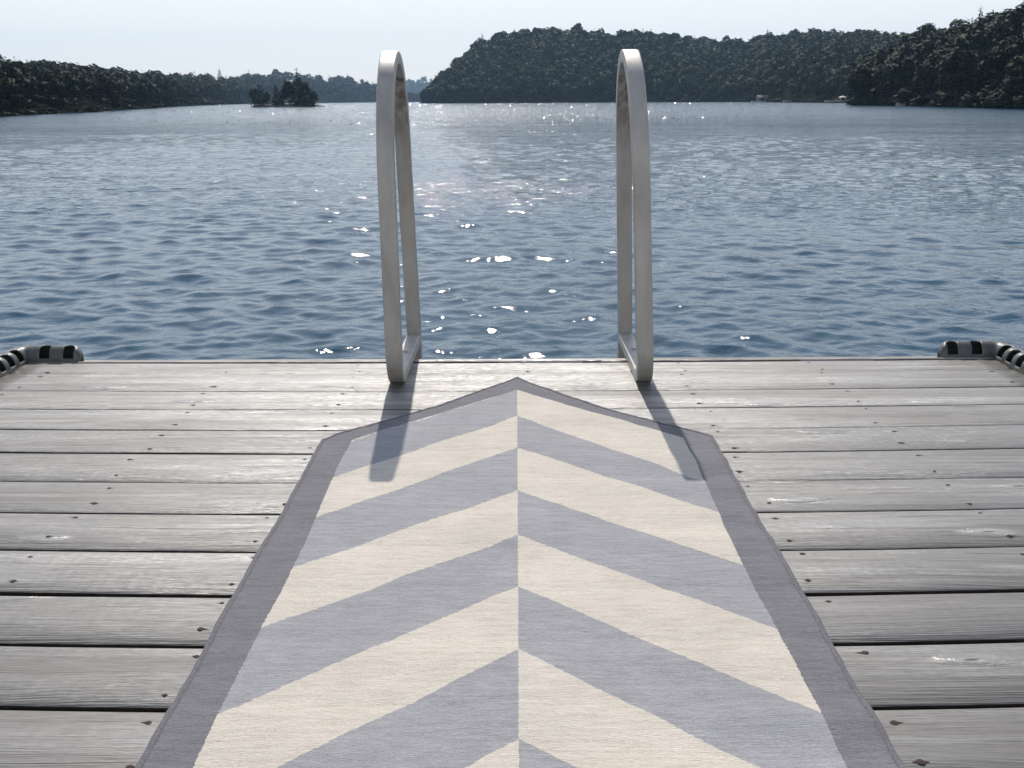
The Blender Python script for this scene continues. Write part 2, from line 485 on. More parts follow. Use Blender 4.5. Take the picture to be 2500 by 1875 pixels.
def glitter():
    # facets added over the lake, tilted about the sun's mirror angle to make glints
    g = np.random.default_rng(77); V = []; F = []
    for _ in range(2600):
        d = math.exp(g.uniform(math.log(60.0), math.log(500.0)))
        t = g.normal() * 0.21 - 0.02
        if abs(t) > .6: continue
        w = (0.00062 * d + 0.004) * g.uniform(.4, 1.5); L = w * g.uniform(.7, 1.3)
        tilt = R_(21.5 + g.normal() * 5.0); az = g.normal() * R_(26)
        ca, sa = math.cos(az), math.sin(az)
        x, y = t * d, d
        z0 = WATER_Z + 0.03
        def P(u, v, z): return (x + u * ca - v * sa, y + u * sa + v * ca, z0 + z)
        h = math.tan(tilt) * L
        b = len(V)
        V += [P(-w * .3, 0, -.002), P(w * .3, 0, -.002), P(w * .5, L * .55, h * .55), P(w * .25, L, h), P(-w * .25, L, h), P(-w * .5, L * .55, h * .55), P(w * .5, L * 2.4, -.03), P(-w * .5, L * 2.4, -.03)]
        F += [(b, b + 1, b + 2, b + 5), (b + 5, b + 2, b + 3, b + 4), (b + 4, b + 3, b + 6, b + 7)]
    me = np_mesh('glint_facets', V, F)
    m, nt, p, out = nmat('glint_facet_water')
    p.inputs['Base Color'].default_value = (0.010, 0.036, 0.060, 1); p.inputs['Roughness'].default_value = 0.17; p.inputs['IOR'].default_value = 1.333
    o = link('glint_facets', me, m); tag(o, 'small facets added across the lake, tilted to glint in the sun', 'waves', None, 'stuff')
glitter()
lb = box('lake_bed', (-3500, 3500, -1500, 5500, WATER_Z - 3.0, WATER_Z - 2.5), M['floor']); tag(lb, kind='structure')

# ------------------------------------------------------------------ hills and trees
def interp(t, tab):
    return np.interp(t, [a for a, b in tab], [b for a, b in tab])

def clump_mesh(lobes, nq, size, seed, upbias=0.3, jitter=0.12):
    """leaf clumps: small bent quads spread over and inside ellipsoid lobes -> verts, quads"""
    g = np.random.default_rng(seed)
    V = []; F = []
    tot = sum(l[3] * l[4] for l in lobes)
    for (cx, cy, cz, rx, rz) in lobes:
        n = max(8, int(nq * rx * rz / tot))
        d = g.normal(size=(n, 3)); d /= np.linalg.norm(d, axis=1)[:, None]
        d[:, 2] = np.where(d[:, 2] < -0.5, -d[:, 2], d[:, 2])
        rad = 1 - np.abs(g.normal(size=n)) * jitter * 1.6 + g.normal(size=n) * 0.05
        c = np.stack([cx + d[:, 0] * rx * rad, cy + d[:, 1] * rx * rad, cz + d[:, 2] * rz * rad], -1)
        nrm = d + g.normal(size=(n, 3)) * 0.38; nrm[:, 2] += upbias
        nrm /= np.linalg.norm(nrm, axis=1)[:, None]
        t1 = np.cross(nrm, g.normal(size=(n, 3))); t1 /= np.linalg.norm(t1, axis=1)[:, None]
        t2 = np.cross(nrm, t1)
        s = size * g.uniform(0.55, 1.35, size=(n, 1))
        q = np.stack([c - t1 * s * .5 - t2 * s * .35, c + t1 * s * .5 - t2 * s * .25 + nrm * s * .15,
                      c + t1 * s * .35 + t2 * s * .45, c - t1 * s * .4 + t2 * s * .4 + nrm * s * .12], 1)
        b = sum(len(x) for x in V)
        V.append(q.reshape(-1, 3)); F.append(b + np.arange(n * 4).reshape(-1, 4))
    return np.concatenate(V), np.concatenate(F)

def broad_lobes(seed, k=6):
    """crown of unit height (0..1), about 0.62 wide"""
    g = np.random.default_rng(seed)
    L = [(0, 0, 0.62, 0.27, 0.33)]
    for i in range(k):
        a = 6.283 * i / k + g.uniform(-.4, .4); rr = g.uniform(0.10, 0.2)
        z = g.uniform(0.38, 0.80)
        L.append((math.cos(a) * rr, math.sin(a) * rr, z, g.uniform(.11, .19), g.uniform(.12, .18)))
    L.append((g.uniform(-.08, .08), g.uniform(-.08, .08), 0.84, 0.12, 0.14))
    return L

def soft_normals(me, N_):
    """leaf clumps take the light of the crown surface they belong to"""
    N_ = N_ / np.maximum(np.linalg.norm(N_, axis=1), 1e-6)[:, None]
    me.polygons.foreach_set('use_smooth', np.ones(len(me.polygons), dtype=bool))
    me.normals_split_custom_set_from_vertices(N_.astype(np.float32))

def crown_normals(V, kind):
    c = np.array([0, 0, 0.45]) if kind == 'broad' else np.array([0, 0, 0])
    if kind == 'broad':
        Nn = (V - c) / np.array([.42, .42, .55]) + 0.55 * NOISE3(V * 9.0)
    else:
        Nn = np.stack([V[:, 0], V[:, 1], np.full(len(V), .05)], -1); Nn /= np.maximum(np.linalg.norm(Nn, axis=1), 1e-6)[:, None]; Nn[:, 2] += .35
        Nn = Nn + 0.5 * NOISE3(V * 14.0)
    return Nn / np.linalg.norm(Nn, axis=1)[:, None]

def NOISE3(P):
    return np.stack([np.sin(P[:, 1] * 1.7 + P[:, 2] * 2.3) * np.cos(P[:, 0] * 1.1), np.sin(P[:, 2] * 1.9 + P[:, 0] * 2.1), np.sin(P[:, 0] * 2.7 - P[:, 1] * 1.6 + P[:, 2])], -1)

def conifer_mesh(nq, size, seed, width=0.2):
    g = np.random.default_rng(seed)
    n = nq
    u = g.random(n) ** 0.75
    z = 0.06 + 0.94 * (1 - u) if False else 0.05 + 0.95 * (1 - np.sqrt(g.random(n)))
    tier = np.floor(z * 13 + g.normal(size=n) * 0.15)
    zz = (z * 13 - tier)
    rmax = width * (1.02 - z) ** 0.85 * (1.12 - 0.5 * zz) + 0.008
    a = g.uniform(0, 6.283, n)
    lump = 1 + 0.22 * np.sin(a * 3 + tier * 2.1) + 0.12 * np.sin(a * 5 + tier)
    r = rmax * lump * np.sqrt(g.uniform(0.25, 1, n))
    c = np.stack([np.cos(a) * r, np.sin(a) * r, z - r * 0.25], -1)
    out = np.stack([np.cos(a), np.sin(a), np.full(n, -0.35)], -1) + g.normal(size=(n, 3)) * 0.25
    out /= np.linalg.norm(out, axis=1)[:, None]
    side = np.cross(out, np.tile([0, 0, 1.0], (n, 1)) + g.normal(size=(n, 3)) * 0.35); side /= np.linalg.norm(side, axis=1)[:, None]
    s = size * g.uniform(0.6, 1.3, (n, 1)) * (1.15 - z[:, None] * 0.6)
    q = np.stack([c - out * s * .6 - side * s * .35, c + out * s * .7 - side * s * .15, c + out * s * .75 + side * s * .15, c - out * s * .4 + side * s * .42], 1)
    return q.reshape(-1, 3), np.arange(n * 4).reshape(-1, 4)

def tree_proto(kind, seed, nq, size):
    """returns (crown mesh, trunk mesh), unit height"""
    if kind == 'broad':
        V, F = clump_mesh(broad_lobes(seed), nq, size, seed)
        core, cf = [], []
        mat = M['leaf']
    else:
        V, F = conifer_mesh(nq, size, seed, 0.17 + 0.05 * (seed % 3))
        mat = M['leaf2']
    me = np_mesh('crown', V, F); me.materials.append(mat); soft_normals(me, crown_normals(V, kind))
    bm = bmesh.new()
    # tapered trunk with limbs
    def limb(p0, p1, r0, r1, n=6):
        ax = (Vector(p1) - Vector(p0)); q = ax.to_track_quat('Z', 'Y')
        ring = []
        for (pp, rr) in ((p0, r0), (p1, r1)):
            ring.append([bm.verts.new(Vector(pp) + q @ Vector((math.cos(6.283 * i / n) * rr, math.sin(6.283 * i / n) * rr, 0))) for i in range(n)])
        for i in range(n):
            bm.faces.new((ring[0][i], ring[0][(i + 1) % n], ring[1][(i + 1) % n], ring[1][i]))
        bm.faces.new(ring[1])
    g = random.Random(seed)
    if kind == 'broad':
        limb((0, 0, -0.05), (0.01, 0, 0.45), 0.024, 0.014)
        for i in range(4):
            a = 1.57 * i + g.random()
            limb((0.01, 0, 0.30 + 0.05 * i), (math.cos(a) * .17, math.sin(a) * .17, 0.55 + .07 * i), 0.010, 0.004, 5)
    else:
        limb((0, 0, -0.05), (0, 0, 0.97), 0.018, 0.003)
        for i in range(6):
            a = 2.4 * i
            limb((0, 0, 0.12 + .11 * i), (math.cos(a) * .13 * (1 - .13 * i), math.sin(a) * .13 * (1 - .13 * i), 0.10 + .11 * i), 0.006, 0.002, 4)
    tm = bpy.data.meshes.new('trunk'); bm.to_mesh(tm); bm.free(); tm.materials.append(M['bark'])
    return me, tm

PROTO = {'broad': [tree_proto('broad', 20 + i, 1000, 0.052) for i in range(6)],
         'conifer': [tree_proto('conifer', 40 + i, 900, 0.045) for i in range(4)]}

def place_tree(kind, var, x, y, z, h, wide, label, group, rot=None):
    cm, tm = PROTO[kind][var % len(PROTO[kind])]
    root = empty('broadleaf_tree' if kind == 'broad' else 'conifer_tree', (x, y, z))
    root.scale = (h * wide, h * wide, h)
    root.rotation_euler = (0, 0, random.uniform(0, 6.28) if rot is None else rot)
    tag(root, label, 'tree', group)
    link('crown', cm, None, root); link('trunk', tm, None, root)
    return root

LOWV = {'broad': [clump_mesh(broad_lobes(60 + i, 5), 130, 0.12, 60 + i, 0.1, 0.08) for i in range(7)],
        'conifer': [conifer_mesh(110, 0.10, 80 + i, 0.19) for i in range(4)]}

class Hill:
    """shore distance, ridge distance and ridge height given per bearing (x/y)"""
    def __init__(s, name, t0, t1, shore, ridge, elev, treeh, nt=60, back=1.6, power=0.8):
        s.name, s.t0, s.t1, s.shore, s.ridge, s.elev, s.treeh, s.power = name, t0, t1, shore, ridge, elev, treeh, power
        ts = np.linspace(t0, t1, nt); us = np.concatenate([[-0.015], np.linspace(0, 1, 14), [1.15, back]])
        V = []
        for u in us:
            for t in ts:
                V.append(s.point(t, u))
        nt_ = len(ts); V = np.array(V)
        i, j = np.meshgrid(np.arange(len(us) - 1), np.arange(nt_ - 1), indexing='ij')
        F = np.stack([i * nt_ + j, i * nt_ + j + 1, (i + 1) * nt_ + j + 1, (i + 1) * nt_ + j], -1).reshape(-1, 4)
        o = link(name, np_mesh(name, V, F, True), M['floor']); tag(o, kind='structure')
    def th(s, y): return s.treeh * (0.35 + 0.65 * min(y, 800.0) / 400.0) if s.treeh > 0 else -s.treeh
    def point(s, t, u):
        ys = interp(t, s.shore); yr = interp(t, s.ridge)
        y = ys + (yr - ys) * u
        top = CAM_H + interp(t, s.elev) * yr - 0.88 * s.th(yr)
        top = max(top, WATER_Z + 0.3)
        if u < 0: return (t * y, y, WATER_Z - 0.8)
        if u <= 1: z = WATER_Z + 0.25 + (top - WATER_Z - 0.25) * u ** s.power
        else: z = top - (u - 1) * 0.35 * (top - WATER_Z)
        return (t * y, y, z)

def forest_points(h, n, seed, umin=0.0, umax=1.0, pu=1.0, tlo=None, thi=None):
    g = np.random.default_rng(seed)
    out = []
    lo = h.t0 if tlo is None else tlo; hi = h.t1 if thi is None else thi
    for _ in range(n):
        t = g.uniform(lo, hi); u = umin + (umax - umin) * g.random() ** pu
        out.append((t, u) + h.point(t, u))
    return out

def forest_stuff(name, label, h, n, seed, conifer=0.3, umin=0.0, wide=1.15, tlo=None, thi=None, hscale=1.0, pu=1.0):
    g = np.random.default_rng(seed + 1)
    Vs = []; Fs = []; Ms = []; Ns = []; b = 0
    for (t, u, x, y, z) in forest_points(h, n, seed, umin, 1.0, pu, tlo, thi):
        con = g.random() < conifer
        kinds = LOWV['conifer'] if con else LOWV['broad']
        V, F = kinds[g.integers(len(kinds))]
        hh = h.th(y) * g.uniform(0.62, 1.2) * hscale * (1.08 if con else 1.0)
        ww = hh * wide * g.uniform(0.85, 1.25)
        a = g.uniform(0, 6.283); ca, sa = math.cos(a), math.sin(a)
        Q = np.stack([(V[:, 0] * ca - V[:, 1] * sa) * ww + x, (V[:, 0] * sa + V[:, 1] * ca) * ww + y, V[:, 2] * hh + z - 0.08 * hh], -1)
        n0 = crown_normals(V, 'conifer' if con else 'broad')
        Ns.append(np.stack([n0[:, 0] * ca - n0[:, 1] * sa, n0[:, 0] * sa + n0[:, 1] * ca, n0[:, 2]], -1))
        Vs.append(Q); Fs.append(F + b); b += len(V); Ms.append(np.full(len(F), 1 if con else 0, dtype=np.int32))
    me = np_mesh(name, np.concatenate(Vs), np.concatenate(Fs))
    me.materials.append(M['leaf']); me.materials.append(M['leaf2'])
    me.polygons.foreach_set('material_index', np.concatenate(Ms))
    soft_normals(me, np.concatenate(Ns))
    o = link(name, me); tag(o, label, 'forest', None, 'stuff')
    return o

def T(x): return (x - 1118) / 2235.0          # bearing (x/y) of a survey mark
def EL(y):                                    # slope above the horizon of a survey mark
    v = (829.5 - y) / 2150.0
    return (-0.27398 + v * 0.96172) / (0.96172 + v * 0.27398)
def TE(tab): return [(T(a), EL(b)) for a, b in tab]
def TD(tab): return [(T(a), b) for a, b in tab]

hillA = Hill('left_hill', T(-500), T(912),
    TD([(-500, 85), (0, 108), (200, 150), (330, 240), (450, 480), (540, 800), (700, 1100), (815, 1300), (912, 1400)]),
    TD([(-500, 300), (0, 400), (300, 640), (540, 1150), (700, 1400), (815, 1500), (912, 1550)]),
    TE([(-500, 90), (0, 122), (80, 131), (170, 138), (250, 146), (320, 153), (400, 158), (470, 163), (540, 158), (600, 153), (660, 154), (720, 160), (780, 166), (815, 174), (870, 192), (912, 214)]),
    8.0, 90)
hillB = Hill('distant_hill', T(780), T(1010),
    TD([(780, 2500), (1010, 2500)]), TD([(780, 3000), (1010, 3000)]),
    TE([(780, 178), (840, 174), (880, 169), (905, 166), (940, 163), (975, 160), (1010, 158)]), -18, 24)
hillC = Hill('headland_hill', T(921), T(2060),
    TD([(921, 600), (960, 570), (1400, 540), (1600, 480), (1700, 390), (1850, 300), (2060, 260)]),
    TD([(921, 608), (960, 620), (1040, 680), (1400, 700), (1600, 690), (1700, 660), (1850, 580), (2060, 540)]),
    TE([(921, 214), (930, 195), (945, 174), (965, 152), (985, 132), (1010, 108), (1040, 88), (1070, 76), (1100, 68), (1150, 60), (1210, 55), (1270, 57), (1300, 66), (1330, 73), (1380, 65), (1430, 71),
        (1500, 82), (1560, 92), (1610, 88), (1650, 79), (1710, 74), (1780, 69), (1850, 72), (1900, 76), (1960, 79), (2060, 80)]),
    6.6, 90)
hillE = Hill('near_right_hill', T(1858), T(2750),
    TD([(1858, 196), (1950, 180), (2100, 142), (2212, 120), (2750, 85)]),
    TD([(1858, 204), (1950, 246), (2100, 262), (2212, 258), (2750, 220)]),
    TE([(1858, 200), (1875, 172), (1900, 140), (1940, 104), (1980, 74), (2010, 66), (2040, 56), (2100, 46), (2160, 38), (2212, 22), (2750, -60)]),
    -9.5, 60)

forest_stuff('left_forest', 'dense mixed green forest covering the low hill on the left shore', hillA, 1500, 3, 0.4, 0.0, 1.15)
forest_stuff('distant_forest', 'far pale blue forest seen in the gap between the left shore and the headland', hillB, 150, 5, 0.2, 0.0, 1.3)
forest_stuff('headland_forest', 'dense dark forest covering the big rounded headland behind the right ladder rail', hillC, 3100, 9, 0.35, 0.0, 1.2)
forest_stuff('right_forest', 'dense dark forest filling the slope of the nearest hill at the right edge', hillE, 260, 13, 0.3, 0.05, 1.1, hscale=0.85)

for (nm, lab, h_, n_, sd) in (('left_shore_scrub', 'low scrub along the waterline of the left shore', hillA, 300, 31), ('headland_shore_scrub', 'low scrub along the waterline of the headland', hillC, 380, 33), ('right_shore_scrub', 'low scrub along the waterline of the nearest right hill', hillE, 130, 35)):
    forest_stuff(nm, lab, h_, n_, sd, 0.1, -0.004, 2.0, hscale=0.34, pu=9.0)

# individual trees on the nearest slope (right) and the nearest shoreline (left)
g = random.Random(5)
for (t, u, x, y, z) in sorted(forest_points(hillE, 150, 21, 0.0, 1.0, 1.0, T(1860), T(2330)), key=lambda q: q[3]):
    con = g.random() < 0.32
    hh = hillE.th(y) * g.uniform(0.75, 1.15) * (0.8 if u < 0.12 else 1)
    if u < 0.15: grp = ('foot', 'at the foot of the nearest right hill')
    elif u > 0.85: grp = ('crest', 'on the crest of the nearest right hill')
    else: grp = ('slope', 'on the slope of the nearest right hill')
    kind = 'conifer' if con else 'broad'
    nm = 'pointed conifer' if con else 'rounded broadleaf tree'
    if abs(t - T(1975)) < .036 and grp[0] != 'crest': grp = (grp[0], grp[1] + ', above the boat')
    elif t > T(2130): grp = (grp[0], grp[1] + ', near the frame edge')
    place_tree(kind, g.randrange(12), x, y, z - 0.05 * hh, hh, g.uniform(1.0, 1.35), nm + ' ' + grp[1], ('conifers ' if con else 'broadleaf trees ') + grp[1])
for (t, u, x, y, z) in forest_points(hillA, 110, 23, 0.0, 0.16, 1.0, T(-60), T(560)):
    con = g.random() < 0.4
    hh = hillA.th(y) * g.uniform(0.8, 1.15)
    kind = 'conifer' if con else 'broad'
    nm = 'slim conifer' if con else 'bushy broadleaf tree'
    place_tree(kind, g.randrange(12), x, y, z - 0.05 * hh, hh, g.uniform(1.0, 1.3), nm + ' standing in the front row along the left shore',
               ('conifers' if con else 'broadleaf trees') + ' in the front row of the left shore')

# trees that stand up out of the skyline
def skyline(h, x_, ytop, kind, hh, var, label, wide=1.0, u=0.97):
    t = T(x_); x, y, z = h.point(t, u)
    top = CAM_H + EL(ytop) * y
    place_tree(kind, var, x, y, top - hh, hh * (1.03 if kind == 'broad' else 1.12), wide, label, None)
skyline(hillA, 482, 147, 'conifer', 24, 0, 'tall spruce alone above the skyline of the left hill, left of the island')
skyline(hillA, 603, 146, 'broad', 24, 1, 'tall broadleaf tree rising just behind the middle of the island', 0.8)
skyline(hillA, 545, 151, 'conifer', 22, 2, 'small pointed spruce on the skyline behind the left end of the island')
skyline(hillA, 757, 158, 'conifer', 22, 1, 'small conifer on the skyline left of the left ladder rail')
skyline(hillC, 1047, 74, 'conifer', 12, 1, 'slanting conifer at the left shoulder of the headland skyline')
skyline(hillC, 1250, 50, 'broad', 11, 3, 'highest broadleaf crown on top of the headland, left of the right rail')
skyline(hillC, 1566, 79, 'broad', 11, 2, 'rounded crown standing up in the dip of the skyline right of the headland')
skyline(hillC, 1652, 68, 'conifer', 12, 0, 'pointed conifer on the skyline right of the dip')
skyline(hillC, 1712, 66, 'broad', 10, 5, 'broad crown on the skyline midway between the right rail and the nearest hill', 1.1)
skyline(hillE, 1990, 56, 'broad', 10, 0, 'lone rounded tree at the left top corner of the nearest right hill', 0.9)
skyline(hillE, 2098, 28, 'conifer', 11, 3, 'tall dark conifer standing above the crest of the nearest right hill')
skyline(hillE, 2186, 8, 'conifer', 12, 2, 'tallest conifer near the right edge of the photo')

# the island
isl_y = 268.0
def island():
    n = 26; V = []; F = []
    cx = T(614) * isl_y
    for k, (s_, z) in enumerate(((1.12, -0.9), (1.0, 0.05), (0.8, 0.5), (0.3, 0.75))):
        for i in range(n):
            a = 6.283 * i / n; w = 1 + .12 * math.sin(3 * a + 1) + .07 * math.sin(7 * a)
            V.append((cx + math.cos(a) * 9.2 * s_ * w, isl_y + 1 + math.sin(a) * 3.6 * s_ * w, WATER_Z + z))
    for k in range(3):
        for i in range(n):
            F.append((k * n + i, k * n + (i + 1) % n, (k + 1) * n + (i + 1) % n, (k + 1) * n + i))
    F.append(tuple(3 * n + i for i in range(n)))
    o = link('island_ground', py_mesh('island_ground', V, F, True), M['rock']); tag(o, kind='structure')
island()
for (x_, ytop, kind, wide, dy, var, label) in (
    (553, 188, 'broad', 0.75, 0.5, 1, 'leftmost bushy tree on the small island'),
    (566, 180, 'conifer', 1.0, 1.5, 1, 'pointed tree second from the left on the island'),
    (580, 196, 'broad', 0.7, -0.8, 2, 'low dark tree right before the gap in the island trees'),
    (601, 183, 'conifer', 0.85, 0.0, 0, 'slim spruce just right of the gap on the island'),
    (616, 190, 'broad', 0.65, 1.2, 3, 'low leafy tree in the middle of the island'),
    (628, 172, 'broad', 0.62, 0.2, 4, 'upright leafy tree left of the tallest island conifer'),
    (648, 152, 'conifer', 0.95, 0.6, 2, 'tallest dark conifer on the island'),
    (663, 175, 'broad', 0.60, 0.0, 5, 'leafy tree against the right side of the tallest island conifer'),
    (672, 186, 'conifer', 0.9, 1.0, 1, 'shorter conifer near the right end of the island'),
    (681, 194, 'broad', 0.75, -0.3, 0, 'rightmost bushy tree on the island')):
    y = isl_y + dy; z0 = WATER_Z + 0.2
    hh = (CAM_H + EL(ytop) * y - z0) * (1.05 if kind == 'broad' else 1.14)
    place_tree(kind, var, T(x_) * y, y, z0, hh, wide * (1.55 if kind == 'broad' else 1.6), label, None)

def bush(x_, y, w, h, label):
    V, F = clump_mesh([(0, 0, .4, .5, .5), (.35, .1, .3, .3, .35), (-.35, 0, .35, .3, .35)], 160, 0.16, int(x_))
    me = np_mesh('bush', V, F); o = link('bush', me, M['leaf'])
    o.location = (T(x_) * y, y, WATER_Z + 0.2); o.scale = (w, w, h)
    tag(o, label, 'bush')
bush(560, 266, 2.6, 3.0, 'low bush at the waterline on the left end of the island')
bush(606, 265.5, 2.4, 2.2, 'low bush at the waterline below the gap in the island trees')
bush(668, 266, 2.8, 2.6, 'low bush at the waterline on the right end of the island')

# things on the far right shore
def far_things():
    # small boathouse
    y = interp(T(1652), hillC.shore) - 2; x = T(1652) * y
    b = empty('boathouse', (x, y, WATER_Z)); tag(b, 'small brown boathouse at the waterline of the far right shore', 'boathouse')
    w = 2.1
    bm = bmesh.new(); box_bm(bm, -w, w, 0, 4, -0.6, 1.9); me = bpy.data.meshes.new('wall'); bm.to_mesh(me); bm.free(); link('wall', me, M['brownwall'], b)
    link('roof', py_mesh('roof', [(-w - .3, -.3, 1.9), (w + .3, -.3, 1.9), (w + .3, 4.3, 1.9), (-w - .3, 4.3, 1.9), (-w - .3, 2, 2.9), (w + .3, 2, 2.9)],
                         [(0, 1, 5, 4), (2, 3, 4, 5), (0, 4, 3), (1, 2, 5), (3, 2, 1, 0)]), M['roof'], b)
    box('door', (-1.2, 0.4, -0.04, 0.02, 0.1, 1.6), M['glass'], b)
    box('landing', (-w - 3.2, w, -2.2, -0.05, 0.15, 0.45), M['dockpaint'], b)
    # floating dock
    def dock(x_, wid, label, cat='dock', posts=4):
        y = interp(T(x_), hillC.shore) - 3.5; x = T(x_) * y
        d = empty('floating_dock', (x, y, WATER_Z)); tag(d, label, cat)
        box('deck', (-wid / 2, wid / 2, -1.4, 1.4, 0.42, 0.62), M['dockpaint'], d)
        for k in range(3):
            xx = -wid / 2 + wid * (k + .5) / 3
            box('float', (xx - .8, xx + .8, -1.2, 1.2, -0.3, 0.415), M['joist'], d)
        return d, y
    dock(1713, 6.2, 'short pale floating dock on the far shore, left one of two')
    d, y = dock(1818, 9.0, 'long pale floating dock on the far shore with a brown hut on it')
    h = empty('dock_hut', (T(1822) * y, y, WATER_Z + 0.625)); tag(h, 'tiny tan canopy shelter standing on the long far dock', 'shelter')
    for sx in (-.8, .8):
        for sy in (-.7, .7): box('post', (sx - .06, sx + .06, sy - .06, sy + .06, 0, 1.0), M['whitepaint'], h)
    link('roof', py_mesh('roof', [(-1.1, -1, 1.0), (1.1, -1, 1.0), (1.1, 1, 1.0), (-1.1, 1, 1.0), (0, 0, 1.5)], [(0, 1, 4), (1, 2, 4), (2, 3, 4), (3, 0, 4), (3, 2, 1, 0)]), M['dockpaint'], h)
    # boat on the nearest right shore
    def boat(x_, y, L, label, hullmat, canopy=True, rot=0.1):
        b = empty('motor_boat', (T(x_) * y, y, WATER_Z)); b.rotation_euler = (0, 0, rot); tag(b, label, 'boat')
        st = [(-.5, .30, .0), (-.25, .36, 0), (.1, .36, .02), (.35, .24, .08), (.5, .02, .16)]
        V = []; F = []
        for (s_, wd, up) in st:
            V += [(s_ * L, -wd * L * .45, .16 * L + up * L * .5), (s_ * L, -wd * L * .3, -.03 * L), (s_ * L, wd * L * .3, -.03 * L), (s_ * L, wd * L * .45, .16 * L + up * L * .5), (s_ * L, 0, .12 * L + up * L * .5)]
        for k in range(4):
            for i in range(5):
                F.append((k * 5 + i, k * 5 + (i + 1) % 5, (k + 1) * 5 + (i + 1) % 5, (k + 1) * 5 + i))
        F += [tuple(range(4, -1, -1)), tuple(20 + i for i in range(5))]
        link('hull', py_mesh('hull', V, F), hullmat, b)
        link('windshield', py_mesh('windshield', [(.1 * L, -.14 * L, .14 * L), (.1 * L, .14 * L, .14 * L), (.02 * L, .12 * L, .24 * L), (.02 * L, -.12 * L, .24 * L), (.09 * L, -.14 * L, .14 * L), (.09 * L, .14 * L, .14 * L), (.01 * L, .12 * L, .24 * L), (.01 * L, -.12 * L, .24 * L)],
             [(0, 1, 2, 3), (7, 6, 5, 4), (0, 3, 7, 4), (1, 5, 6, 2), (3, 2, 6, 7), (0, 4, 5, 1)]), M['glass'], b)
        if canopy:
            box('canopy', (-.35 * L, .1 * L, -.15 * L, .15 * L, .36 * L, .375 * L), hullmat, b, 0.01)
            for sx in (-.32, .07):
                for sy in (-.13, .13): box('canopy_post', (sx * L - .02, sx * L + .02, sy * L - .02, sy * L + .02, .12 * L, .359 * L), M['bolt'], b)
        box('outboard_motor', (-.58 * L, -.51 * L, -.04 * L, .04 * L, -.05 * L, .2 * L), M['vinyl_in'], b, 0.02)
    boat(1962, 178, 3.6, 'pale motor boat moored at the foot of the nearest right hill', M['whitepaint'], False, 2.9)
    boat(1842, 318, 4.6, 'low motor boat moored at the right end of the long far dock', M['dockpaint'], False, 0.15)
    def rock(x_, y, s_, label):
        bm = bmesh.new(); bmesh.ops.create_icosphere(bm, subdivisions=2, radius=1)
        rr = random.Random(int(x_))
        for v in bm.verts: v.co = Vector((v.co.x * s_ * 1.5, v.co.y * s_, v.co.z * s_ * .6)) * rr.uniform(.8, 1.15)
        me = bpy.data.meshes.new('rock'); bm.to_mesh(me); bm.free()
        o = link('rock', me, M['rock']); o.location = (T(x_) * y, y, WATER_Z + 0.2 * s_); tag(o, label, 'rock')
    rock(1985, 176, 0.8, 'pale boulder right of the boat below the nearest hill')
    rock(2004, 174, 0.6, 'small pale boulder at the waterline, farthest right of two beside the boat')
    rock(205, 172, 1.0, 'larger grey boulder on the left shoreline')
    rock(225, 174, 0.75, 'smaller grey boulder on the left shoreline, right of the larger one')
far_things()

# ------------------------------------------------------------------ the dock
dock = empty('wooden_dock', (0, 0, 0)); tag(dock, 'weathered grey plank dock floating on the lake, under the rug', 'dock')
HALF = 1.292
DX0 = -0.020                       # the deck sits a touch left of the line of sight
# far edge of each board (at mid width) and the open joint beyond it
joints = [(2.560, .0016), (2.452, .0018), (2.294, .0032), (2.147, .0034), (1.998, .0038), (1.850, .0044), (1.700, .0052), (1.555, .0065),
          (1.409, .0078), (1.267, .0088), (1.130, .0090), (0.990, .0078)]
yv = 0.990
while yv > -1.6:
    yv -= 0.1445; joints.append((yv, random.uniform(.005, .009)))

def crook(y0): return max(0.0, 0.012 + (2.4 - y0) * 0.013) if y0 < 2.57 else 0.006

